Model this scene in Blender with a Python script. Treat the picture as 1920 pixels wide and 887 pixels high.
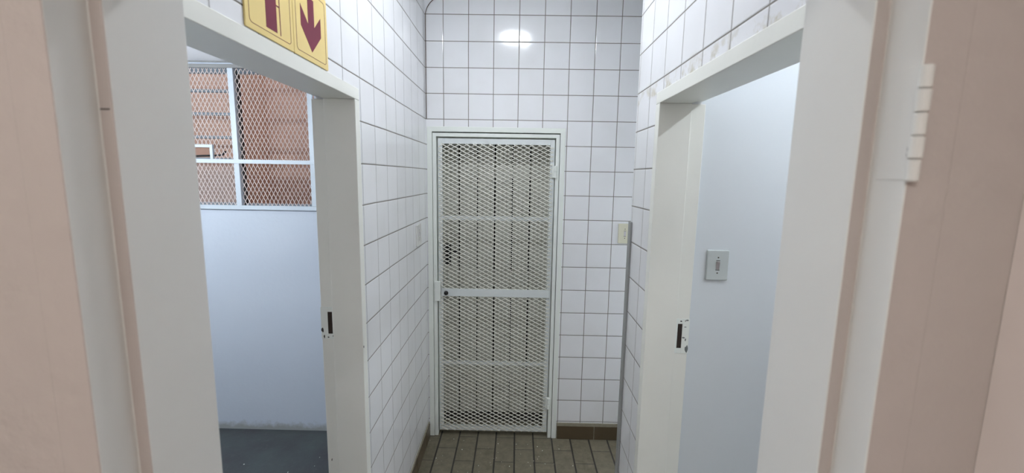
import bpy, bmesh, math, random
from mathutils import Vector, Matrix
random.seed(7)
for o in list(bpy.data.objects):
    bpy.data.objects.remove(o)
S = bpy.context.scene
C = S.collection

# ------------------------------------------------------------------ camera
EYE = Vector((0, 0, 1.7574))
F_ = Vector((-0.01144719, 0.99021881, -0.13905275))
R_ = Vector((0.99976759, 0.01387462, 0.01650003))
U_ = Vector((-0.01826795, 0.13883156, 0.9901475))
cd = bpy.data.cameras.new('camera'); cam = bpy.data.objects.new('camera', cd); C.objects.link(cam)
cd.sensor_fit = 'HORIZONTAL'; cd.sensor_width = 36; cd.lens = 803.478 / 1920 * 36
cd.clip_start = 0.02
cd.dof.use_dof = True; cd.dof.focus_distance = 2.5; cd.dof.aperture_fstop = 4.5
m = Matrix((R_, U_, -F_)).transposed().to_4x4(); m.translation = EYE
cam.matrix_world = m
S.camera = cam

# ------------------------------------------------------------------ exposure, world, lights
S.view_settings.view_transform = 'Standard'; S.view_settings.look = 'None'
S.view_settings.gamma = 1; S.view_settings.use_curve_mapping = False
S.view_settings.exposure = 0.0
CORRIDOR_LAMP = 300.0
LEFT_LAMP = 30.0
RIGHT_LAMP = 39.0
HALL_FILL = 10.5
PASSAGE_FILL = 13.0
w = bpy.data.worlds.new('world'); S.world = w; w.use_nodes = True
bg = w.node_tree.nodes['Background']
bg.inputs[0].default_value = (0.80, 0.88, 1.0, 1); bg.inputs[1].default_value = 1.0

# ------------------------------------------------------------------ measures
D = 2.7014; XL = -0.5737; XR = 0.4849; Z0 = 0.1218; T = 0.152
YN0, YN1 = 0.408, 0.560          # near wall, camera side and corridor side
CEIL = 3.00

# ------------------------------------------------------------------ materials
class NT:
    def __init__(s, name):
        s.m = bpy.data.materials.new(name); s.m.use_nodes = True
        s.t = s.m.node_tree; s.b = s.t.nodes['Principled BSDF']
    def n(s, kind, **kw):
        x = s.t.nodes.new(kind)
        for k, v in kw.items(): setattr(x, k, v)
        return x
    def link(s, a, b): s.t.links.new(a, b)
    def math(s, op, a, b=None, c=None, clamp=False):
        x = s.n('ShaderNodeMath', operation=op); x.use_clamp = clamp
        for i, v in enumerate((a, b, c)):
            if v is None: continue
            if isinstance(v, (int, float)): x.inputs[i].default_value = v
            else: s.link(v, x.inputs[i])
        return x.outputs[0]
    def mix(s, fac, a, b, mode='MIX'):
        x = s.n('ShaderNodeMix', data_type='RGBA', blend_type=mode)
        for i, v in ((0, fac), (6, a), (7, b)):
            if isinstance(v, (int, float)): x.inputs[i].default_value = v
            elif isinstance(v, tuple): x.inputs[i].default_value = (*v[:3], 1)
            else: s.link(v, x.inputs[i])
        return x.outputs[2]
    def pos(s):
        g = s.n('ShaderNodeNewGeometry'); q = s.n('ShaderNodeSeparateXYZ'); s.link(g.outputs['Position'], q.inputs[0])
        return g, q
    def noise(s, scale, detail=3, vec=None, rough=.5):
        x = s.n('ShaderNodeTexNoise'); x.inputs['Scale'].default_value = scale; x.inputs['Detail'].default_value = detail
        x.inputs['Roughness'].default_value = rough
        if vec is None:
            g = s.n('ShaderNodeNewGeometry'); vec = g.outputs['Position']
        s.link(vec, x.inputs['Vector'])
        return x.outputs['Fac']
    def ramp(s, f, lo, hi):
        x = s.n('ShaderNodeMapRange'); x.clamp = True
        x.inputs[1].default_value = lo; x.inputs[2].default_value = hi
        s.link(f, x.inputs[0]); return x.outputs[0]
    def bump(s, h, strength, dist, normal=None):
        x = s.n('ShaderNodeBump'); x.inputs['Strength'].default_value = strength; x.inputs['Distance'].default_value = dist
        s.link(h, x.inputs['Height'])
        if normal is not None: s.link(normal, x.inputs['Normal'])
        return x.outputs[0]

def lin(r, g, b):
    return tuple(((c / 255) / 12.92 if c / 255 <= .04045 else ((c / 255 + .055) / 1.055) ** 2.4) for c in (r, g, b))

def paint(name, col, rough=.4, scale=18, var=.05, bump=.15, dist=.001, dirt=None, dirt_scale=9, dirt_amt=.5, metallic=0):
    k = NT(name)
    f = k.noise(scale, 4)
    c = k.mix(f, tuple(x * (1 - var) for x in col), tuple(min(1, x * (1 + var)) for x in col))
    if dirt:
        d = k.ramp(k.noise(dirt_scale, 6, rough=.65), .60, .74)
        c = k.mix(k.math('MULTIPLY', d, dirt_amt), c, dirt)
    k.link(c, k.b.inputs['Base Color'])
    k.b.inputs['Roughness'].default_value = rough; k.b.inputs['Metallic'].default_value = metallic
    k.link(k.bump(k.noise(scale * 6, 3), bump, dist), k.b.inputs['Normal'])
    return k.m

def tile_mat(name, ax, ou, joint_u, joint_v, stain=False, tile=(.89, .90, .925), cut_z=None):
    """square glazed wall tiles: ax 0/1 is the horizontal world axis"""
    k = NT(name); g, q = k.pos()
    u = k.math('DIVIDE', k.math('SUBTRACT', q.outputs[ax], ou), T)
    v = k.math('DIVIDE', k.math('SUBTRACT', q.outputs[2], Z0), T)
    wob = k.math('MULTIPLY', k.math('SUBTRACT', k.noise(3.0, 2), .5), .02)
    fu = k.math('FRACT', k.math('ADD', u, wob)); fv = k.math('FRACT', k.math('ADD', v, wob))
    du = k.math('SUBTRACT', .5, k.math('ABSOLUTE', k.math('SUBTRACT', fu, .5)))
    dv = k.math('SUBTRACT', .5, k.math('ABSOLUTE', k.math('SUBTRACT', fv, .5)))
    W = .0115
    mu = k.ramp(du, W + .006, W - .003); mv = k.ramp(dv, W + .006, W - .003)
    cell = k.n('ShaderNodeCombineXYZ'); k.link(k.math('FLOOR', u), cell.inputs[0]); k.link(k.math('FLOOR', v), cell.inputs[1])
    wn = k.n('ShaderNodeTexWhiteNoise', noise_dimensions='3D'); k.link(cell.outputs[0], wn.inputs['Vector'])
    base = k.mix(wn.outputs['Value'], tuple(x * .965 for x in tile), tile)
    base = k.mix(k.math('MULTIPLY', k.ramp(k.noise(5, 5), .45, .8), .14), base, lin(196, 196, 186))
    if stain:
        n1 = k.ramp(k.noise(16, 5, rough=.6), .50, .62)
        lo = k.math('MULTIPLY', k.ramp(q.outputs[2], 2.115, 2.062), k.ramp(q.outputs[2], 2.045, 2.054))
        base = k.mix(k.math('MULTIPLY', k.math('MULTIPLY', n1, lo), .6), base, lin(186, 176, 140))
    gn = k.noise(11, 4)
    gu = k.mix(gn, tuple(x * .7 for x in joint_u), tuple(min(1, x * 1.3) for x in joint_u))
    gv = k.mix(gn, tuple(x * .7 for x in joint_v), tuple(min(1, x * 1.3) for x in joint_v))
    c = k.mix(mu, base, gu); c = k.mix(mv, c, gv)
    k.link(c, k.b.inputs['Base Color'])
    mm = k.math('MAXIMUM', mu, mv)
    k.link(k.math('ADD', k.math('MULTIPLY', mm, .6), .10), k.b.inputs['Roughness'])
    # each tile sits at its own very slight tilt; edges are cushioned
    tl = k.n('ShaderNodeVectorMath', operation='SUBTRACT'); k.link(wn.outputs['Color'], tl.inputs[0]); tl.inputs[1].default_value = (.5, .5, .5)
    ts = k.n('ShaderNodeVectorMath', operation='SCALE'); k.link(tl.outputs[0], ts.inputs[0]); ts.inputs['Scale'].default_value = .012
    ad = k.n('ShaderNodeVectorMath', operation='ADD'); k.link(g.outputs['Normal'], ad.inputs[0]); k.link(ts.outputs[0], ad.inputs[1])
    nm = k.n('ShaderNodeVectorMath', operation='NORMALIZE'); k.link(ad.outputs[0], nm.inputs[0])
    hgt = k.math('MINIMUM', k.ramp(du, W - .004, W + .02), k.ramp(dv, W - .004, W + .02))
    n2 = k.bump(hgt, .7, .0016, nm.outputs[0])
    n3 = k.bump(k.noise(7, 2), .25, .004, n2)
    k.link(n3, k.b.inputs['Normal'])
    k.b.inputs['Specular IOR Level'].default_value = .55
    return k.m

def quarry_mat(name, tile_a, tile_b, joint, vertical=False):
    """brown quarry tiles 125 x 250 laid in half bond along the corridor"""
    k = NT(name); g, q = k.pos()
    u = k.math('DIVIDE', k.math('ADD', q.outputs[0], .1165), .125)
    iu = k.math('FLOOR', u); fu = k.math('SUBTRACT', u, iu)
    odd = k.math('MODULO', k.math('ADD', iu, 20), 2)
    v = k.math('ADD', k.math('DIVIDE', k.math('SUBTRACT', q.outputs[1], 2.44), .25), k.math('MULTIPLY', odd, .5))
    iv = k.math('FLOOR', v); fv = k.math('SUBTRACT', v, iv)
    du = k.math('MULTIPLY', k.math('SUBTRACT', .5, k.math('ABSOLUTE', k.math('SUBTRACT', fu, .5))), .125)
    dv = k.math('MULTIPLY', k.math('SUBTRACT', .5, k.math('ABSOLUTE', k.math('SUBTRACT', fv, .5))), .25)
    wob = k.math('MULTIPLY', k.math('SUBTRACT', k.noise(14, 3), .5), .003)
    mu = k.ramp(k.math('ADD', du, wob), .0060, .0036); mv = k.ramp(k.math('ADD', dv, wob), .0034, .0018)
    mk = k.math('MAXIMUM', mu, k.math('MULTIPLY', mv, .85))
    cell = k.n('ShaderNodeCombineXYZ'); k.link(iu, cell.inputs[0]); k.link(iv, cell.inputs[1])
    wn = k.n('ShaderNodeTexWhiteNoise', noise_dimensions='3D'); k.link(cell.outputs[0], wn.inputs['Vector'])
    base = k.mix(wn.outputs['Value'], tile_a, tile_b)
    base = k.mix(k.ramp(k.noise(22, 6, rough=.7), .35, .75), base, tuple(x * 1.35 for x in tile_b))
    base = k.mix(k.math('MULTIPLY', k.ramp(k.noise(60, 4, rough=.7), .60, .72), .35), base, lin(150, 150, 138))
    c = k.mix(mk, base, joint)
    k.link(c, k.b.inputs['Base Color']); k.b.inputs['Roughness'].default_value = .5
    n2 = k.bump(k.math('SUBTRACT', 1, mk), .8, .002)
    k.link(k.bump(k.noise(50, 4), .35, .002, n2), k.b.inputs['Normal'])
    return k.m

def emis(name, col, st):
    k = NT(name)
    k.b.inputs['Base Color'].default_value = (.9, .9, .9, 1)
    k.b.inputs['Emission Color'].default_value = (*col, 1); k.b.inputs['Emission Strength'].default_value = st
    return k.m

DJ = lin(122, 116, 108)
PJ = lin(176, 176, 174)
M = {}
M['tile_back'] = tile_mat('glazed_tile_back', 0, -0.463, lin(128, 122, 114), lin(122, 116, 108))
M['tile_left'] = tile_mat('glazed_tile_left', 1, 1.4395, lin(160, 160, 160), lin(112, 106, 98))
M['tile_right'] = tile_mat('glazed_tile_right', 1, 1.0505, lin(146, 142, 138), lin(112, 106, 98), stain=True)
M['quarry'] = quarry_mat('quarry_tile', lin(104, 98, 80), lin(118, 112, 96), lin(58, 56, 52))
M['skirt'] = paint('brown_skirting_tile', lin(88, 76, 58), .3, 14, .12, .2)
M['cement'] = paint('cement_grout', lin(150, 145, 128), .9, 60, .2, .8, .003)
M['frame'] = paint('cream_gloss_paint', lin(238, 243, 238), .32, 9, .02, .10, .002)
M['frame_dim'] = paint('stone_gloss_paint', lin(240, 241, 234), .34, 9, .025, .12, .002)
M['near_jamb'] = paint('stone_gloss_paint_jamb', lin(222, 222, 218), .36, 9, .03, .12, .002)
M['gate'] = paint('white_gate_enamel', lin(226, 232, 232), .35, 30, .03, .25, .001)
M['mesh_gate'] = paint('cream_mesh_enamel', lin(232, 232, 222), .4, 30, .03, .1, .001)
M['plank'] = paint('white_plank_paint', lin(206, 206, 196), .45, 12, .05, .2, .001)
M['plank_low'] = paint('grey_weather_board', lin(72, 72, 70), .6, 12, .08, .2, .001)
M['guard'] = paint('grey_corner_guard', lin(150, 153, 152), .4, 30, .05, .2, .001)
M['black'] = paint('black_paint', (.012, .012, .012), .4, 30, .1, .1)
M['slot'] = paint('dark_brown', lin(44, 32, 26), .8, 60, .3, .5)
M['chip'] = paint('bare_steel_chip', lin(62, 56, 52), .6, 90, .3, .5)
M['chip_grey'] = paint('grey_primer_chip', lin(112, 118, 118), .6, 90, .2, .5)
M['pink'] = paint('pink_wall_paint', lin(236, 226, 221), .42, 7, .05, .35, .003)
M['pink_gloss'] = paint('pink_gloss_paint', lin(188, 178, 172), .22, 7, .05, .5, .004)
M['pink_out'] = paint('pink_outside_plaster', lin(222, 182, 160), .8, 7, .06, .5, .004, dirt=lin(180, 120, 90), dirt_scale=14, dirt_amt=.35)
M['blue_white'] = paint('cool_white_plaster', lin(214, 222, 232), .7, 4, .02, .35, .002)
M['right_white'] = paint('white_plaster', lin(220, 226, 230), .65, 3, .02, .35, .002)
M['room_ceiling'] = paint('white_ceiling_board', lin(249, 250, 252), .8, 4, .01, .2, .001)
M['ceiling'] = paint('white_ceiling_paint', lin(240, 241, 241), .8, 4, .02, .3, .002)
M['plain'] = paint('plain_plaster', lin(215, 215, 212), .7, 4, .02, .3, .002)
M['switch'] = paint('cream_switch_plastic', lin(222, 220, 198), .3, 20, .02, .03)
M['switch_w'] = paint('white_switch_plastic', lin(196, 203, 202), .3, 20, .02, .03)
M['rocker'] = paint('white_rocker_plastic', lin(206, 204, 206), .3, 20, .02, .03)
M['rocker_g'] = paint('grey_rocker_plastic', lin(165, 158, 158), .35, 20, .05, .03)
M['screw'] = paint('dull_screw', lin(80, 76, 66), .4, 60, .1, .1, metallic=.6)
M['yellow'] = paint('yellow_sign_board', lin(240, 216, 146), .4, 12, .04, .08)
M['maroon'] = paint('maroon_sign_print', lin(118, 38, 62), .45, 20, .03, .05)
M['win'] = paint('white_window_enamel', lin(214, 224, 232), .4, 30, .04, .3, .001)
M['win_mesh'] = paint('pale_mesh_enamel', lin(226, 212, 206), .45, 30, .04, .1, .001)
M['steel'] = paint('galvanised_window_steel', lin(140, 150, 158), .5, 26, .14, .4, .001, dirt=lin(90, 95, 98), dirt_scale=20)
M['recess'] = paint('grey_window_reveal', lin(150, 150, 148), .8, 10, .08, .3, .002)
M['wire'] = paint('brown_cable', lin(92, 76, 66), .5, 60, .1, .1)
M['lampbody'] = paint('white_lamp_body', lin(230, 230, 228), .5, 20, .02, .05)
M['fleck'] = paint('white_paint_fleck', lin(225, 225, 215), .6, 90, .05, .3)
M['brown_cloth'] = paint('brown_cloth', lin(120, 74, 44), .8, 30, .25, .4)

def floor_left():
    k = NT('dark_painted_concrete')
    n1 = k.noise(4, 6, rough=.65); n2 = k.noise(26, 5, rough=.7)
    c = k.mix(k.ramp(n1, .35, .7), lin(66, 66, 69), lin(78, 86, 85))
    c = k.mix(k.math('MULTIPLY', k.ramp(n2, .56, .78), .35), c, lin(112, 114, 112))
    k.link(c, k.b.inputs['Base Color']); k.b.inputs['Roughness'].default_value = .55
    k.link(k.bump(n2, .4, .004), k.b.inputs['Normal'])
    return k.m
M['concrete'] = floor_left()

def left_far():
    # painted plaster with a ragged, dirty foot where it meets the floor
    k = NT('cool_plaster_dirty_foot'); g, q = k.pos()
    base = k.mix(k.noise(3, 3), lin(208, 217, 229), lin(216, 224, 234))
    n = k.noise(18, 5, rough=.6)
    edge = k.math('ADD', q.outputs[2], k.math('MULTIPLY', k.math('SUBTRACT', n, .5), -.10))
    low = k.ramp(edge, .060, .018)
    c = k.mix(k.math('MULTIPLY', low, .7), base, lin(150, 150, 140))
    k.link(c, k.b.inputs['Base Color']); k.b.inputs['Roughness'].default_value = .6
    k.link(k.bump(k.noise(40, 4), .3, .003), k.b.inputs['Normal'])
    return k.m
M['left_far'] = left_far()

def glass_mat():
    k = NT('dusty_window_glass')
    k.b.inputs['Base Color'].default_value = (.93, .86, .82, 1)
    k.b.inputs['Roughness'].default_value = .25
    k.b.inputs['Transmission Weight'].default_value = .8
    k.b.inputs['IOR'].default_value = 1.2
    return k.m
M['glass'] = glass_mat()

# ------------------------------------------------------------------ helpers
class MB:
    def __init__(s): s.bm = bmesh.new()
    def box(s, a, b):
        x0, y0, z0 = (min(a[i], b[i]) for i in range(3)); x1, y1, z1 = (max(a[i], b[i]) for i in range(3))
        v = [s.bm.verts.new(p) for p in ((x0,y0,z0),(x1,y0,z0),(x1,y1,z0),(x0,y1,z0),(x0,y0,z1),(x1,y0,z1),(x1,y1,z1),(x0,y1,z1))]
        for f in ((0,3,2,1),(4,5,6,7),(0,1,5,4),(1,2,6,5),(2,3,7,6),(3,0,4,7)): s.bm.faces.new([v[i] for i in f])
        return s
    def prism(s, pts, off):
        """closed 3D polygon extruded by a vector"""
        off = Vector(off)
        a = [s.bm.verts.new(p) for p in pts]; b = [s.bm.verts.new(Vector(p) + off) for p in pts]
        s.bm.faces.new(a); s.bm.faces.new(b[::-1])
        n = len(a)
        for i in range(n): s.bm.faces.new((a[i], b[i], b[(i+1) % n], a[(i+1) % n]))
        return s
    def loft(s, rings, cap=True):
        vs = [[s.bm.verts.new(p) for p in r] for r in rings]
        n = len(vs[0])
        for a, b in zip(vs, vs[1:]):
            for i in range(n): s.bm.faces.new((a[i], a[(i+1) % n], b[(i+1) % n], b[i]))
        if cap: s.bm.faces.new(vs[0][::-1]); s.bm.faces.new(vs[-1])
        return s
    def lathe(s, c, axis, prof, n=24):
        """profile of (distance along axis, radius) turned round axis at c"""
        ax = Vector(axis).normalized(); t = ax.orthogonal().normalized(); u = ax.cross(t)
        c = Vector(c)
        return s.loft([[c + ax*h + (t*math.cos(k*math.tau/n) + u*math.sin(k*math.tau/n))*max(r, 1e-5) for k in range(n)] for h, r in prof])
    def tube(s, pts, r, n=8):
        pts = [Vector(p) for p in pts]; rings = []
        for i, p in enumerate(pts):
            d = (pts[min(i+1, len(pts)-1)] - pts[max(i-1, 0)]).normalized()
            t = d.cross(Vector((0, 1, .01))).normalized() if abs(d.y) < .9 else d.cross(Vector((1, 0, 0))).normalized()
            u = d.cross(t)
            rings.append([p + (t*math.cos(k*math.tau/n) + u*math.sin(k*math.tau/n))*r for k in range(n)])
        return s.loft(rings)
    def build(s, name, mat, parent=None, bevel=0, smooth=False, seg=2):
        bmesh.ops.recalc_face_normals(s.bm, faces=s.bm.faces)
        me = bpy.data.meshes.new(name); s.bm.to_mesh(me); s.bm.free()
        o = bpy.data.objects.new(name, me); C.objects.link(o)
        me.materials.append(M[mat] if isinstance(mat, str) else mat)
        if parent is not None:
            o.parent = parent
            o.matrix_parent_inverse = Matrix.Translation(parent_world(parent)).inverted()
        if bevel:
            b = o.modifiers.new('bevel', 'BEVEL'); b.width = bevel; b.segments = seg; b.limit_method = 'ANGLE'; b.angle_limit = math.radians(40)
        if smooth:
            for p in me.polygons: p.use_smooth = True
        elif bevel:
            for p in me.polygons: p.use_smooth = True
            w_ = o.modifiers.new('wn', 'WEIGHTED_NORMAL'); w_.keep_sharp = True
        return o

def parent_world(p):
    v = Vector(p.location)
    while p.parent is not None:
        p = p.parent; v = v + Vector(p.location) if p.type == 'EMPTY' else v
    return v if p.type == 'EMPTY' else Vector((0, 0, 0)) if p.type != 'EMPTY' and p.parent is None else v

def root(name, loc, label=None, cat=None, group=None, kind=None):
    o = bpy.data.objects.new(name, None); C.objects.link(o); o.location = loc; o.empty_display_size = .05
    return tag(o, label, cat, group, kind)
def tag(o, label=None, cat=None, group=None, kind=None):
    if label: o['label'] = label
    if cat: o['category'] = cat
    if group: o['group'] = group
    if kind: o['kind'] = kind
    return o
def part(mb, name, mat, parent, label=None, **kw):
    o = mb.build(name, mat, None, **kw)
    o.parent = parent
    top = parent
    while top.parent: top = top.parent
    o.matrix_parent_inverse = Matrix.Translation(Vector(top.location)).inverted() if parent is top else Matrix.Identity(4)
    if label: o['label'] = label
    return o
def struct(mb, name, mat, **kw):
    return tag(mb.build(name, mat, None, **kw), kind='structure')

def rrect(cx, cz, w, h, r, n=5):
    P = []
    for sx, sz, a0 in ((1, 1, 0), (-1, 1, 90), (-1, -1, 180), (1, -1, 270)):
        for i in range(n + 1):
            a = math.radians(a0 + 90 * i / n)
            P.append((cx + sx*(w/2 - r) + r*math.cos(a), cz + sz*(h/2 - r) + r*math.sin(a)))
    return P

# ------------------------------------------------------------------ the corridor shell
LW0, LW1 = XL, -0.727            # left wall faces (corridor, room)
RW0, RW1 = XR, 0.643             # right wall faces
LY0, LY1 = 0.755, 1.530          # left doorway clear opening
RY0, RY1 = 0.760, 1.525          # right doorway clear opening
HZ = 2.015; A = 0.040            # head height, architrave width
YC = 1.827                       # outer corner of the right wall

f = MB().box((LW1 + .07, YN0 - .0, -.06), (RW1 - .04, YC, 0)).box((LW1 + .07, YC, -.06), (2.0, D + .05, 0))
struct(f, 'floor', 'quarry')
struct(MB().box((-3.3, YN1 - .1, -.06), (LW1 + .07, D + .02, 0)), 'floor_left_room', 'concrete')
struct(MB().box((RW1 - .04, YN0, -.06), (2.3, 1.60, 0)), 'floor_right_room', 'plain')
struct(MB().box((-1.5, -2.3, -.06), (.62, YN0, 0)), 'floor_hall', 'quarry')
struct(MB().box((LW1, YN1, CEIL), (RW1, D + .24, CEIL + .06)).box((RW1, YC - .1, CEIL), (2.0, D + .24, CEIL + .06)), 'ceiling', 'ceiling')

wl = MB()
wl.box((LW1, YN1, 0), (LW0, LY0 - A, CEIL)).box((LW1, LY1 + A, 0), (LW0, D + .24, CEIL)).box((LW1, LY0 - A, HZ + A), (LW0, LY1 + A, CEIL))
struct(wl, 'wall_left', 'tile_left')
wr = MB()
wr.box((RW0, YN1, 0), (RW1, RY0 - A, CEIL)).box((RW0, RY1 + A, 0), (RW1, YC, CEIL)).box((RW0, RY0 - A, HZ + A), (RW1, RY1 + A, CEIL))
struct(wr, 'wall_right', 'tile_right')
wb = MB()
BX0, BX1, BZ = -0.567, 0.288, 2.054
wb.box((LW0, D, BZ), (2.0, D + .24, CEIL)).box((BX1, D, 0), (2.0, D + .24, BZ)).box((LW0, D, 0), (BX0, D + .24, BZ))
struct(wb, 'wall_back', 'tile_back')
struct(MB().box((1.95, YC - .1, 0), (2.07, D, CEIL)), 'wall_passage_end', 'tile_right')

# near wall the camera looks through
NX0, NX1 = -0.420, 0.347
nw = MB()
nw.box((-3.3, YN0, 0), (NX0 - .054, YN1, CEIL)).box((NX1 + .054, YN0, 0), (2.3, YN1, CEIL)).box((NX0 - .054, YN0, HZ + .054), (NX1 + .054, YN1, CEIL))
struct(nw, 'wall_near', 'pink_gloss')
struct(MB().box((.472, -2.3, 0), (.62, YN0 - .0005, 2.75)), 'wall_hall_right', 'pink')
struct(MB().box((-1.5, -2.3, 0), (-1.38, YN0 - .0005, 2.75)), 'wall_hall_left', 'pink')
struct(MB().box((-1.38, -2.3, 0), (.472, -2.2, 2.75)), 'wall_hall_back', 'pink')
struct(MB().box((-1.5, -2.3, 2.75), (.62, YN0 - .0005, 2.81)), 'ceiling_hall', 'ceiling')

# ------------------------------------------------------------------ steel door frames
def side_frame(name, xw, sgn, y0, y1, depth, mat):
    """frame set in a wall across x; sgn is the direction from corridor into the room"""
    r = root(name, (xw, (y0 + y1) / 2, 0), kind='structure')
    prof = [(-.004, A), (-.004, 0), (.108, 0), (.108, .013), (depth, .013), (depth, A)]
    for yy, s in ((y0, -1), (y1, 1)):
        pts = [(xw + sgn*u, yy + s*v, 0) for u, v in prof]
        part(MB().prism(pts, (0, 0, HZ + (A if False else 0))), 'jamb', mat, r, bevel=.0022)
    pts = [(xw + sgn*u, y0 - A, HZ + v) for u, v in prof]
    part(MB().prism(pts, (0, y1 - y0 + 2*A, 0)), 'head', mat, r, bevel=.0022)
    return r
fl = side_frame('door_2', LW0, -1, LY0, LY1, .156, 'frame_dim')
fr = side_frame('door_3', RW0, 1, RY0, RY1, .160, 'frame_dim')

def striker(r, sgn, xa, xb, y, z0, z1, sx0, sx1, sz0, sz1, chips, label):
    yf = y - .0016
    ft = MB()
    ft.box((xa, yf, z0), (sx0 if sx0 > xa else sx0, y + .001, z1)) if False else None
    x_lo, x_hi = min(xa, xb), max(xa, xb)
    ft.box((x_lo, yf, z0), (sx0, y, z1)).box((sx1, yf, z0), (x_hi, y, z1)).box((sx0, yf, z0), (sx1, y, sz0)).box((sx0, yf, sz1), (sx1, y, z1))
    st = part(ft, 'strike_plate', 'frame', r, label=label, bevel=.0006)
    part(MB().box((sx0, y - .0004, sz0), (sx1, y + .0002, sz1)), 'latch_slot', 'slot', st)  # flat dark brown patch set in the slot opening
    for i, (cx, cz, w_, h_, mt) in enumerate(chips):
        n = 9; pts = []
        rr = random.Random(i + int(z0*1000))
        for k in range(n):
            a = k * math.tau / n; q = rr.uniform(.65, 1.15)
            pts.append((cx + w_/2*q*math.cos(a), yf - .0003, cz + h_/2*q*math.sin(a)))
        part(MB().prism(pts, (0, .0008, 0)), 'paint_chip', mt, st)
# left strike sits on the far jamb, in the rebate (13 mm back)
striker(fl, -1, -.731, -.683, LY1 + .013, 1.137, 1.262, -.705, -.688, 1.158, 1.243,
        [(-.726, 1.172, .010, .022, 'chip'), (-.720, 1.147, .006, .016, 'chip'), (-.705, 1.144, .007, .005, 'chip'), (-.687, 1.149, .004, .004, 'chip')], 'painted strike plate with a dark slot and paint chips')
striker(fr, 1, .596, .646, RY1 + .013, 1.112, 1.246, .603, .620, 1.132, 1.226,
        [(.641, 1.130, .014, .030, 'chip_grey'), (.636, 1.240, .018, .006, 'chip_grey'), (.614, 1.236, .007, .006, 'chip'), (.630, 1.236, .004, .003, 'chip'),
         (.630, 1.214, .011, .004, 'chip_grey'), (.627, 1.173, .014, .006, 'chip_grey'), (.634, 1.165, .006, .010, 'chip_grey')], 'white strike plate with a dark slot and worn paint')
for (x, y, z, w_, h_) in ((LW0 + .0042, LY1 + .004, 1.112, .006, .010), (LW1 + .014, LY1 + .011, .640, .007, .010)):
    pts = [(x + (0 if k_ else 0), y + w_/2*math.cos(k*1.05)*(1 + .2*(k % 2)), z + h_/2*math.sin(k*1.05)) for k in range(6) for k_ in (0,)]
    part(MB().prism(pts, (.0006, 0, 0)), 'paint_chip', 'chip', fl)

# the frame right in front of the camera
nf = root('door_4', ((NX0 + NX1)/2, YN0, 0), kind='structure')
def near_prof(x, s):
    # (x, y) profile, far face first
    return [(x - s*.05, YN1 + .003), (x, YN1 + .003), (x, .451), (x - s*.014, .451), (x - s*.014, YN0 - .0012), (x - s*.054, YN0 - .0012), (x - s*.054, YN0 + .02), (x - s*.05, YN0 + .02)]
part(MB().prism([(a, b, 0) for a, b in near_prof(NX0, 1)], (0, 0, HZ)), 'jamb', 'near_jamb', nf, bevel=.0035, seg=3)
part(MB().prism([(a, b, 0) for a, b in near_prof(NX1, -1)], (0, 0, HZ)), 'jamb', 'near_jamb', nf, bevel=.0035, seg=3)
part(MB().prism([(NX0 - .054, y, HZ + v) for v, y in ((.05, YN1 + .003), (0, YN1 + .003), (0, .451), (.014, .451), (.014, YN0 - .002), (.054, YN0 - .002))], (NX1 - NX0 + .108, 0, 0)), 'head', 'near_jamb', nf, bevel=.0035)
for o in nf.children:
    o.data.materials.append(M['pink_gloss'])
    for p in o.data.polygons:
        if p.normal.y < -.9: p.material_index = 1  # pink front faces; on the rebate step the darker pink stands in for shade
hg = part(MB().box((NX1 + .0134, YN0 - .001, 1.760), (NX1 + .0145, YN0 + .034, 1.862)), 'hinge', 'near_jamb', nf, label='painted five-knuckle steel hinge', bevel=.0005)
for i in range(5):
    z = 1.7585 + i*.0208
    rr = .0056 if i % 2 else .0051
    part(MB().lathe((NX1 + .0155, YN0 - .0045, z), (0, 0, 1), [(0, rr*.8), (.0010, rr), (.0190, rr), (.0200, rr*.8)], 20), 'knuckle', 'near_jamb', hg, bevel=0, smooth=False)
for i, (z, l) in enumerate(((1.786, .004), (1.781, .0035))):
    part(MB().box((NX1 + .0120, YN0 - .0015, z), (NX1 + .0130, YN0 + .0004, z + l)), 'paint_chip', 'chip', hg)
part(MB().box((NX0 - .0142, .4506, 1.8185), (NX0 - .003, .4512, 1.8200)), 'paint_chip', 'chip', nf)

# ------------------------------------------------------------------ back door with plank leaf
bd = root('door_1', (-.14, D, 0), kind='structure')
def uframe(x0, x1, z1, w_, ya, yb, z0=0):
    return MB().prism([(x0, ya, z0), (x0 + w_, ya, z0), (x0 + w_, ya, z1 - w_), (x1 - w_, ya, z1 - w_), (x1 - w_, ya, z0), (x1, ya, z0), (x1, ya, z1), (x0, ya, z1)], (0, yb - ya, 0))
part(uframe(BX0, BX1, BZ, .031, D - .006, D + .23), 'frame', 'frame', bd, bevel=.0018)
part(uframe(-.5335, .2540, 2.0165, .0225, D - .002, D + .22), 'inner_frame', 'frame', bd, bevel=.0018)
# broken cement feet of the frame posts
leaf = root('door_leaf', (0, 0, 0)); leaf.parent = bd; leaf.matrix_parent_inverse = Matrix.Translation(Vector(bd.location)).inverted()
edges = [-.5105, -.389, -.269, -.1518, -.035, .0808, .2310]
YD = D + .160
for a, b in zip(edges, edges[1:]):
    o = MB().box((a + .0048, YD, .088), (b - .0048, YD + .030, 1.99)).build('plank', M['plank'], None, bevel=.002)
    o.parent = leaf
for z in (.30, 1.0, 1.75):
    o = MB().box((-.50, YD + .031, z), (.20, YD + .05, z + .11)).build('ledge', M['plank'], None, bevel=.002); o.parent = leaf
o = MB().box((-.509, YD + .031, .004), (.23, YD + .055, .062)).build('weather_board', M['plank_low'], None, bevel=.002); o.parent = leaf
o = MB().box((-.490, YD - .007, 1.155), (-.445, YD - .0005, 1.299)).build('lock_plate', M['black'], None, bevel=.003); o.parent = leaf; lk = o
lk['label'] = 'black lock plate'
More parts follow.
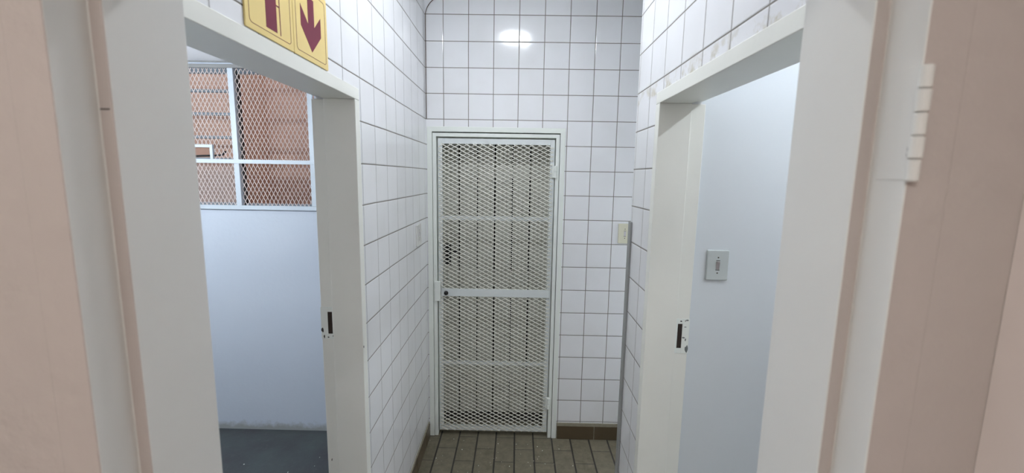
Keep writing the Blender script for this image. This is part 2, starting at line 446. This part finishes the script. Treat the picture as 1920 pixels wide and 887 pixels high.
o = MB().tube([(-.467, YD - .006, 1.254), (-.467, YD - .030, 1.254), (-.460, YD - .036, 1.254), (-.437, YD - .038, 1.253), (-.411, YD - .037, 1.251), (-.389, YD - .035, 1.248)], .0078, 10).build('handle', M['black'], None, smooth=True); o.parent = lk
# room behind the closed door: shell only, painted black for its unlit dark
struct(MB().box((BX0, D + .60, 0), (BX1, D + .64, 2.2)).box((BX0 - .04, D + .2401, 0), (BX0, D + .64, 2.2)).box((BX1, D + .2401, 0), (BX1 + .04, D + .64, 2.2)).box((BX0 - .04, D + .2401, 2.2), (BX1 + .04, D + .64, 2.24)), 'wall_behind_door', 'black')
struct(MB().box((BX0 - .04, D + .051, -.06), (BX1 + .04, D + .64, -.001)), 'floor_behind_door', 'cement')


# ------------------------------------------------------------------ expanded metal
def expanded(mb, x0, x1, z0, z1, y, px, pz, sw, th, hatch=None):
    """diamond mesh in the plane y: pitches px, pz; strand width sw, thickness th; clipped to the rectangle"""
    def seg(ax, az, bx, bz, k):
        d = Vector((bx - ax, 0, bz - az)); L = d.length; d.normalize(); nrm = Vector((-d.z, 0, d.x)) * (sw/2)
        ty = th * .35 * (1 if k else -1)
        a0 = Vector((ax, y, az)); b0 = Vector((bx, y, bz))
        # a strand is a flat ribbon with a slight twist in its face
        P = []
        for c in (a0, b0):
            P += [c - nrm + Vector((0, -th/2 - ty, 0)), c + nrm + Vector((0, -th/2 + ty, 0)), c + nrm + Vector((0, th/2 + ty, 0)), c - nrm + Vector((0, th/2 - ty, 0))]
        v = [mb.bm.verts.new(p) for p in P]
        for f in ((0,1,2,3),(7,6,5,4),(0,4,5,1),(1,5,6,2),(2,6,7,3),(3,7,4,0)): mb.bm.faces.new([v[i] for i in f])
    nx = int((x1 - x0)/px*2) + 2; nz = int((z1 - z0)/pz*2) + 2
    hx, hz = px/2, pz/2
    for i in range(nx):
        for j in range(nz):
            k = (i + j) % 2
            ax, bx = x0 + i*hx, x0 + (i + 1)*hx
            az, bz = (z0 + j*hz, z0 + (j + 1)*hz) if k == 0 else (z0 + (j + 1)*hz, z0 + j*hz)
            # clip
            if ax >= x1 - 1e-5: continue
            if bx > x1:
                t = (x1 - ax)/(bx - ax); bx = x1; bz = az + (bz - az)*t
            lo, hi = min(az, bz), max(az, bz)
            if lo >= z1 - 1e-5: continue
            if hi > z1:
                if bz > az: t = (z1 - az)/(bz - az); bx = ax + (bx - ax)*t; bz = z1
                else: t = (z1 - bz)/(az - bz); ax = bx + (ax - bx)*t; az = z1
            if hatch:
                cx, cz = (ax + bx)/2, (az + bz)/2
                if hatch[0] < cx < hatch[1] and hatch[2] < cz < hatch[3]: continue
            seg(ax, az, bx, bz, k)
    return mb

gate = root('security_gate', (-.14, D, .032), 'white steel security gate with diamond mesh, closed over the plank door', 'gate')
G0, G1, GZ0, GZ1 = -.5035, .2255, .033, 1.986
YG = D + .012
part(MB().prism([(G0, YG, GZ0), (G1, YG, GZ0), (G1, YG, GZ1), (G0, YG, GZ1)], (0, .001, 0)) if False else
     MB().box((G0, YG, GZ0), (G0 + .028, YG + .025, GZ1)).box((G1 - .028, YG, GZ0), (G1, YG + .025, GZ1)).box((G0 + .0281, YG, GZ1 - .034), (G1 - .0281, YG + .025, GZ1)).box((G0 + .0281, YG, GZ0), (G1 - .0281, YG + .025, GZ0 + .030)),
     'gate_frame', 'gate', gate, bevel=.0015)
for zc in (1.490, .518):
    part(MB().box((G0 + .0282, YG + .002, zc - .013), (G1 - .0282, YG + .010, zc + .013)), 'crossbar', 'gate', gate, bevel=.001)
YM = YG - .0030
mb = MB()
expanded(mb, G0 + .006, G1 - .008, GZ0 + .003, .9805, YM, .0504, .0262, .0046, .0022)
expanded(mb, G0 + .006, G1 - .008, 1.0270, GZ1 - .034, YM, .0504, .0259, .0046, .0022)
part(mb, 'diamond_mesh', 'mesh_gate', gate)
part(MB().box((G0 + .020, YM - .006, .978), (G1 - .010, YG - .0002, 1.0285)), 'lock_rail', 'gate', gate, bevel=.0015)
part(MB().lathe((-.449, YM - .006, 1.004), (-.15, -1, -.1), [(0, .006), (.006, .006), (.008, .012), (.014, .0145), (.022, .013), (.026, .006)], 20), 'knob', 'black', gate, label='black knob', smooth=True)
part(MB().box((G0 - .022, D - .016, .948), (G0 + .014, D + .004, 1.078)), 'latch_box', 'frame', gate, bevel=.003)
for za, zb in ((1.752, 1.826), (.214, .292)):
    h = part(MB().box((G1 - .014, D - .004, za), (G1 + .004, D + .006, zb)), 'hinge', 'frame', gate, bevel=.002)
    zm = (za + zb)/2
    for a, b in ((za, zm - .0006), (zm + .0006, zb)):
        part(MB().lathe((G1 + .005, D - .010, a), (0, 0, 1), [(0, .0085), (.001, .0105), (b - a - .001, .0105), (b - a, .0085)], 20), 'hinge_barrel', 'frame', h)

# ------------------------------------------------------------------ skirting tiles
SK = 0.094
def skirting(name, segs, axis, pos0, pos1):
    mb = MB()
    for a, b in segs:
        if axis == 0: mb.box((a + .003, pos0, 0), (b - .003, pos1, SK))
        else: mb.box((pos0, a + .003, 0), (pos1, b - .003, SK))
    return mb
rb = skirting('baseboard_back', [(BX1 + .004 + .25*0, .545), (.545, .795), (.795, 1.045), (1.045, 1.295), (1.295, 1.545), (1.545, 1.795)], 0, D - .012, D)
bb = struct(rb, 'baseboard_back', 'skirt', bevel=.002)
part(MB().box((BX1 + .003, D - .010, SK - .001), (1.95, D - .0002, SK + .020)).box((BX1 + .003, D - .006, 0), (1.95, D - .0002, SK)), 'cement_bed', 'cement', bb)
seg = []; y = LY1 + A + .002
while y < D - .03:
    seg.append((y, min(y + .25, D - .014))); y += .25
bl = struct(skirting('baseboard_left', seg, 1, LW0, LW0 + .011), 'baseboard_left', 'skirt', bevel=.002)
part(MB().box((LW0 + .0002, LY1 + A + .003, SK - .001), (LW0 + .007, D - .014, SK + .012)).box((LW0 + .0002, LY1 + A + .003, 0), (LW0 + .005, D - .014, SK)), 'cement_bed', 'cement', bl)

# ------------------------------------------------------------------ corner guard
cg = MB().prism([(XR - .0085, YC - .030, 0), (XR - .0005, YC - .030, 0), (XR - .0005, YC + .0005, 0), (XR + .030, YC + .0005, 0), (XR + .030, YC + .008, 0), (XR - .0085, YC + .008, 0)], (0, 0, 1.575))
tag(cg.build('corner_guard', M['guard'], None, bevel=.002), 'grey corner guard strip running up the tiled corner beside the cream light switch', 'corner guard')

# ------------------------------------------------------------------ light switches
def switch(name, label, origin, ux, nrm, w_, h_, mp, mr, group='light switches'):
    """origin centre of the plate on the wall, ux horizontal axis, nrm outward"""
    o = Vector(origin); ux = Vector(ux); n = Vector(nrm); uz = Vector((0, 0, 1))
    r = root(name, origin, label, 'light switch', group)
    P = lambda a, b, c: o + ux*a + uz*b + n*c
    def slab(w, h, rr, d0, d1, inset=0.0):
        ring0 = [P(a, b, d0) for a, b in rrect(0, 0, w, h, rr)]
        ring1 = [P(a, b, d1 - (d1 - d0)*.35) for a, b in rrect(0, 0, w, h, rr)]
        ring2 = [P(a, b, d1) for a, b in rrect(0, 0, w - inset, h - inset, rr)]
        return MB().loft([ring0, ring1, ring2])
    part(slab(w_, h_, .004, .0004, .0085, .005), 'plate', mp, r)
    rk = MB()
    rk.loft([[P(a, b, .0087) for a, b in rrect(0, 0, .0125, .030, .001)], [P(a, b, .0087 + (.0025 + .0022*(b/.015))) for a, b in rrect(0, 0, .0115, .0285, .001)]])
    part(rk, 'rocker', mr, r)
    for s in (-1, 1):
        c = [P(a, b, .0086) for a, b in rrect(0, s*.0175, .015, .0022, .0008)]
        part(MB().prism(c, n*.0003), 'rocker_edge', 'slot', r)
    for s in (-1, 1):
        part(MB().lathe(P(0, s*.0290, .0078), n, [(0, .0028), (.0010, .0028), (.0014, .0020)], 14), 'screw', 'screw', r)
    return r
switch('light_switch', 'cream light switch on the tiled back wall, right of the gated door', (.6815, D, 1.410), (1, 0, 0), (0, -1, 0), .083, .126, 'switch', 'rocker')
switch('light_switch', 'white light switch on the smooth plaster wall inside the right doorway', (.743, 1.570, 1.4445), (1, 0, 0), (0, -1, 0), .080, .113, 'switch_w', 'rocker_g')
switch('light_switch', 'pale light switch on the left tiled wall beside the gated door frame', (LW0, 2.455, 1.412), (0, 1, 0), (1, 0, 0), .110, .125, 'plain', 'rocker')

# ------------------------------------------------------------------ signs above the left doorway
SX = LW0 + .0045
def sign(y0, y1, label):
    r = root('fire_extinguisher_sign' if 'extinguisher' in label else 'arrow_sign', (LW0, (y0 + y1)/2, 2.0575), label, 'sign')
    part(MB().prism([(LW0 + .0005, a, b) for a, b in rrect((y0 + y1)/2, 2.1555, y1 - y0, .195, .003)], (.004, 0, 0)), 'sign_board', 'yellow', r, bevel=.0006)
    cy = (y0 + y1)/2; iw = (y1 - y0)/2 - .013
    out = rrect(cy, 2.1555, 2*iw, .169, .010); inn = rrect(cy, 2.1555, 2*iw - .0022, .1668, .009)
    mb = MB()
    n = len(out)
    A_ = [mb.bm.verts.new((SX + .0004, a, b)) for a, b in out]; B_ = [mb.bm.verts.new((SX + .0004, a, b)) for a, b in inn]
    A2 = [mb.bm.verts.new((SX - .0002, a, b)) for a, b in out]; B2 = [mb.bm.verts.new((SX - .0002, a, b)) for a, b in inn]
    for i in range(n):
        j = (i + 1) % n
        mb.bm.faces.new((A_[i], A_[j], B_[j], B_[i])); mb.bm.faces.new((A_[i], A2[i], A2[j], A_[j])); mb.bm.faces.new((B_[i], B_[j], B2[j], B2[i]))
    part(mb, 'border_line', 'maroon', r)
    return r
s1 = sign(.932, 1.1265, 'square yellow sign with a maroon extinguisher symbol above the left doorway')
s2 = sign(1.1285, 1.323, 'square yellow sign with a maroon arrow pointing down above the left doorway')
fx = lambda pts: [(SX - .0002, a, b) for a, b in pts]
part(MB().prism(fx([(1.2075, 2.222), (1.242, 2.222), (1.242, 2.1525), (1.281, 2.190), (1.281, 2.138), (1.224, 2.084), (1.167, 2.138), (1.167, 2.190), (1.2075, 2.1515)]), (.0007, 0, 0)), 'down_arrow', 'maroon', s2)
part(MB().prism(fx([(1.0075, 2.0800), (1.0515, 2.0800), (1.0515, 2.198), (1.046, 2.206), (1.036, 2.210), (1.036, 2.222), (1.023, 2.222), (1.023, 2.210), (1.013, 2.206), (1.0075, 2.198)]), (.0007, 0, 0)), 'extinguisher_symbol', 'maroon', s1)
hose = [(1.036, 2.219)]
for i in range(9):
    a = math.radians(90 - i*90/8); hose.append((1.052 + .014*math.cos(a), 2.188 + .031*math.sin(a)))
hose += [(1.0655, 2.150), (1.0665, 2.078)]
mb = MB(); wd = .0026
for (a, b), (c, d) in zip(hose, hose[1:]):
    dv = Vector((c - a, d - b)); nn = Vector((-dv.y, dv.x)).normalized()*wd/2
    mb.prism([(SX - .0002, a - nn.x, b - nn.y), (SX - .0002, c - nn.x, d - nn.y), (SX - .0002, c + nn.x, d + nn.y), (SX - .0002, a + nn.x, b + nn.y)], (.0007, 0, 0))
mb.prism(fx([(1.0515, 2.140), (1.066, 2.140), (1.066, 2.1425), (1.0515, 2.1425)]), (.0007, 0, 0))
part(mb, 'hose_symbol', 'maroon', s1)

# ------------------------------------------------------------------ thin cable in the upper corner
cab = []
for i in range(11):
    a = math.radians(180 - i*62/10)
    cab.append((-.438 + .130*math.cos(a), D - .0045, 2.695 + .115*math.sin(a)))
cab = [(-.568, D - .0045, 2.045 + .055), (-.568, D - .0045, 2.4)] + cab
cab += [(-.44, D - .0045, 2.835), (-.40, D - .0045, 2.86), (-.37, D - .0045, CEIL - .002)]
tag(MB().tube(cab, .0022, 8).build('cable', M['wire'], None, smooth=True), 'thin brown cable curving across the upper left corner of the back wall', 'cable')

# ------------------------------------------------------------------ corridor lamp
cl = root('ceiling_lamp', (-.045, 1.51, CEIL), 'short white corridor ceiling lamp mirrored in the tiles high on the back wall', 'ceiling lamp')
lx, ly = -.045, 1.51
tray = MB().box((lx - .15, ly - .078, CEIL - .012), (lx + .15, ly + .078, CEIL - .0005))
for s_ in (-1, 1):
    tray.box((lx - .15, ly + s_*.078, CEIL - .078), (lx + .15, ly + s_*.074, CEIL - .0121))  # side plates added, set deep to shade the tops of the walls
    tray.box((lx + s_*.150, ly - .0739, CEIL - .078), (lx + s_*.146, ly + .0739, CEIL - .0121))
part(tray, 'lamp_tray', 'lampbody', cl)
part(MB().lathe((lx - .095, ly, CEIL - .056), (1, 0, 0), [(0, .014), (.006, .024), (.014, .028), (.176, .028), (.184, .024), (.19, .014)], 28), 'lamp_tube', emis('lamp_glow', (.93, .98, 1.04), CORRIDOR_LAMP), cl, smooth=True)

# ------------------------------------------------------------------ left room
LZ = 2.425; YF = 2.720
WX0, WX1, WZ0, WZ1 = -2.75, -1.268, 1.530, 2.405
lf = MB()
lf.box((-3.3, YF, 0), (LW1, YF + .14, WZ0)).box((-3.3, YF, WZ1), (LW1, YF + .14, LZ + .3)).box((-3.3, YF, WZ0), (WX0, YF + .14, WZ1)).box((WX1, YF, WZ0), (LW1, YF + .14, WZ1))
struct(lf, 'wall_left_room_far', 'left_far')
struct(MB().box((-3.42, YN1, 0), (-3.3, YF + .14, LZ)), 'wall_left_room_side', 'blue_white')
struct(MB().box((-3.42, YN1, LZ), (LW1, YF - .0005, LZ + .05)), 'ceiling_left_room', 'room_ceiling')
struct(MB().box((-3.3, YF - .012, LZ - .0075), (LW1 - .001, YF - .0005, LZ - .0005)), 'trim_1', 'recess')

# mesh guard over the window
guard = root('window_guard', (-1.9, YF, WZ0), 'white window guard of diamond mesh seen through the left doorway', 'window guard')
YB = YF - .016
def bar(x0, x1, z0, z1, name='frame_bar', y0=YB - .004, y1=YB + .012, mat='win'):
    return part(MB().box((x0, y0, z0), (x1, y1, z1)), name, mat, guard, bevel=.0012)
bar(WX0, -1.264, 1.520, 1.546)            # bottom
bar(WX0, -1.245, 1.809, 1.834, y0=YB - .008, y1=YB - .0045)   # middle, runs past the post
bar(WX0, -1.264, 2.383, 2.404, mat='recess')
bar(-1.303, -1.272, 1.5465, 2.3825)       # right post
bar(-1.784, -1.751, 1.5465, 2.3825)       # centre post
bar(WX0, WX0 + .03, 1.5465, 2.3825)
mb = MB()
expanded(mb, -1.750, -1.304, 1.5465, 2.3825, YB + .014, .0262, .0508, .0028, .002)
part(mb, 'mesh_panel', 'win_mesh', guard)
mb = MB()
HX0, HX1, HZ0, HZ1 = -2.20, -1.922, 1.836, 1.905
expanded(mb, WX0 + .03, -1.785, 1.836, 2.3825, YB + .014, .0262, .0508, .0028, .002, hatch=(HX0, HX1, HZ0, HZ1))
expanded(mb, WX0 + .03, -1.785, 1.5465, 1.8340, YB + .014, .0262, .0508, .0028, .002)
part(mb, 'mesh_panel', 'win_mesh', guard)
hf = MB().box((HX1 - .008, YB - .004, 1.8345), (HX1 + .010, YB + .012, HZ1)).box((HX0, YB - .004, HZ1 - .0), (HX1 + .010, YB + .012, HZ1 + .018)).box((HX0 - .018, YB - .004, 1.8345), (HX0, YB + .012, HZ1 + .018))
part(hf, 'hatch_frame', 'win', guard, bevel=.001)

# steel window behind the guard
win = root('window_1', (-1.9, YF + .09, WZ0), kind='structure')
YW = YF + .085
def wb_(x0, x1, z0, z1, name='window_bar', y0=YW, y1=YW + .03, mat='steel'):
    return part(MB().box((x0, y0, z0), (x1, y1, z1)), name, mat, win, bevel=.0012)
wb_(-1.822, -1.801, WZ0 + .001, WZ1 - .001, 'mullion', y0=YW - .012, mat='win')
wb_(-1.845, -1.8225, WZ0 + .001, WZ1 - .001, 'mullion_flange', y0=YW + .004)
wb_(-1.8008, -1.7915, WZ0 + .001, WZ1 - .001, 'black_strip', y0=YW + .002, mat='black')  # plain black strip along the right edge of the mullion
wb_(WX0, -1.846, 1.816, 1.846, 'transom', y0=YW - .01)
for z in (1.978, 2.124, 2.268):
    wb_(WX0, -1.846, z - .010, z + .008, 'glazing_bar')
wb_(WX0, -1.846, WZ1 - .032, WZ1 - .001, 'window_head'); wb_(-1.791, WX1 - .001, WZ1 - .032, WZ1 - .001, 'window_head')
wb_(WX0, -1.846, WZ0 + .001, WZ0 + .026, 'window_sill'); wb_(-1.791, WX1 - .001, WZ0 + .001, WZ0 + .022, 'window_sill')
wb_(WX1 - .026, WX1 - .001, WZ0 + .023, WZ1 - .033, 'window_side')
part(MB().box((WX0 + .001, YW + .010, WZ0 + .027), (-1.847, YW + .014, 1.815)), 'glass_pane', 'glass', win)
ct = part(MB().tube([(-2.10, YW - .024, 1.852), (-2.03, YW - .026, 1.856), (-1.97, YW - .026, 1.858), (-1.905, YW - .024, 1.862), (-1.885, YW - .022, 1.886)], .006, 8), 'window_catch', 'black', win, label='black window catch', smooth=True)
# air well outside, pink plaster
struct(MB().box((-4.4, YW + .62, 0), (-2.20, YW + .70, 3.0)), 'wall_outside_left', 'pink_out')
struct(MB().box((-2.28, YW + 1.02, 0), (-.75, YW + 1.10, 3.0)).box((-2.28, YW + .7001, 0), (-2.20, YW + 1.0199, 3.0)).box((-.83, YF + .141, 0), (-.75, YW + 1.0199, 3.0)), 'wall_outside_right', 'pink_out')
struct(MB().box((-4.4, YF + .141, -.1), (-.75, YW + 1.10, -.001)), 'floor_outside', 'concrete')

def batten(x, y, z, L, name, label, strength, col, axis=0, drop=.05, hang=0.0):
    """tube fitting; with hang > 0 it is suspended from the ceiling on two rods"""
    l = root(name, (x, y, z), label, 'ceiling lamp')
    h = L/2; zt = z - hang
    if hang:
        for s in (-1, 1):
            p = (x + s*h*.6, y, z - hang - .001) if axis == 0 else (x, y + s*h*.6, z - hang - .001)
            part(MB().lathe(p, (0, 0, 1), [(0, .004), (hang, .004)], 10), 'rod', 'lampbody', l)
    if axis == 0: part(MB().box((x - h, y - .03, zt - .035), (x + h, y + .03, zt - .0005)), 'lamp_body', 'lampbody', l, bevel=.003)
    else: part(MB().box((x - .03, y - h, zt - .035), (x + .03, y + h, zt - .0005)), 'lamp_body', 'lampbody', l, bevel=.003)
    ax = (1, 0, 0) if axis == 0 else (0, 1, 0)
    c = (x - h + .03, y, zt - drop) if axis == 0 else (x, y - h + .03, zt - drop)
    part(MB().lathe(c, ax, [(0, .013), (L - .06, .013)], 16), 'lamp_tube', emis('tube_glow_' + name, col, strength), l, smooth=True)
    return l
def fill_panel(x, y, z, w_, d_, name, label, strength, col):
    l = root(name, (x, y, z), label, 'ceiling lamp')
    fr_ = MB()
    fr_.box((x - w_/2, y - d_/2, z - .05), (x - w_/2 + .02, y + d_/2, z - .0005)).box((x + w_/2 - .02, y - d_/2, z - .05), (x + w_/2, y + d_/2, z - .0005))
    fr_.box((x - w_/2 + .0201, y - d_/2, z - .05), (x + w_/2 - .0201, y - d_/2 + .02, z - .0005)).box((x - w_/2 + .0201, y + d_/2 - .02, z - .05), (x + w_/2 - .0201, y + d_/2, z - .0005))
    part(fr_, 'fill_frame', 'lampbody', l)
    part(MB().box((x - w_/2 + .0205, y - d_/2 + .0205, z - .045), (x + w_/2 - .0205, y + d_/2 - .0205, z - .038)), 'fill_diffuser', emis('hall_fill_glow', col, strength), l)
    return l
# unseen fill light added round the corner, hooded to keep the wall tops darker
pl = root('passage_fill', (1.95, 2.26, 1.40), 'added hooded fill light on the end wall of the unseen side passage', 'fill light')
part(MB().box((1.915, 1.96, 1.24), (1.9498, 2.56, 1.56)), 'fill_base', 'lampbody', pl, bevel=.004)
part(MB().box((1.885, 1.98, 1.26), (1.9145, 2.54, 1.50)), 'fill_diffuser', emis('passage_fill_glow', (.95, .98, 1.0), PASSAGE_FILL), pl, bevel=.006)
part(MB().prism([(1.9149, 1.95, 1.555), (1.9149, 1.95, 1.565), (1.64, 1.95, 1.535), (1.64, 1.95, 1.525)], (0, .62, 0)), 'fill_hood', 'lampbody', pl)
batten(-2.2, 1.55, LZ, 1.2, 'tube_lamp', 'white fluorescent tube lamp on the ceiling of the left room', LEFT_LAMP*5, (.84, .92, 1.0), drop=.06, hang=.34)

# ------------------------------------------------------------------ right room
struct(MB().box((RW1 + .0005, 1.570, 0), (2.3, YC - .0, CEIL)), 'wall_right_room_far', 'right_white')
struct(MB().box((2.3, YN0, 0), (2.42, YC, CEIL)), 'wall_right_room_side', 'right_white')
struct(MB().box((RW1, YN1, 2.70), (2.3, 1.5695, 2.75)), 'ceiling_right_room', 'room_ceiling')
batten(1.42, .92, 2.70, .6, 'tube_lamp', 'short white tube lamp on the ceiling of the right room', RIGHT_LAMP*5, (.86, .93, 1.0), axis=1)

# hall the camera stands in
fill_panel(-.45, -.95, 2.75, 1.2, .6, 'hall_fill', 'added wide white fill panel on the ceiling of the pink hall behind the camera', HALL_FILL, (1.0, .99, .97))  # unseen panel added as soft fill for the low corridor walls

# ------------------------------------------------------------------ flecks of dried paint on the floors
fk = MB()
pts = [(-.555, 2.64), (-.40, 2.66), (-.33, 2.645), (-.10, 2.62), (.02, 2.62), (.16, 2.60), (-.33, 2.55), (-.48, 2.46), (.095, 2.44), (.13, 2.455), (.155, 2.475), (.165, 2.50), (.20, 2.43), (.37, 2.42), (.05, 2.52), (.19, 2.56), (.30, 2.58), (-.02, 2.40), (-.07, 2.44), (-.12, 2.47), (-.14, 2.43), (-.21, 2.40), (.11, 2.41)]
pts += [(random.uniform(-.5, .45), random.uniform(1.9, 2.66)) for _ in range(50)]
pts += [(-1.20, 2.36), (-1.205, 2.44), (-1.63, 2.36), (-1.33, 2.30), (-1.10, 2.12)]
for i, (x, y) in enumerate(pts):
    s = random.uniform(.0016, .0042) if i < 23 or i > 72 else random.uniform(.0008, .0022); a = random.uniform(0, 3); n = 6
    fk.prism([(x + s*math.cos(a + k*math.tau/n)*random.uniform(.5, 1.1), y + s*1.5*math.sin(a + k*math.tau/n)*random.uniform(.5, 1.1), .0002) for k in range(n)], (0, 0, .0012))
tag(fk.build('paint_fleck', M['fleck'], None), 'white paint flecks and grit scattered over the floor tiles', 'paint flecks', kind='stuff')
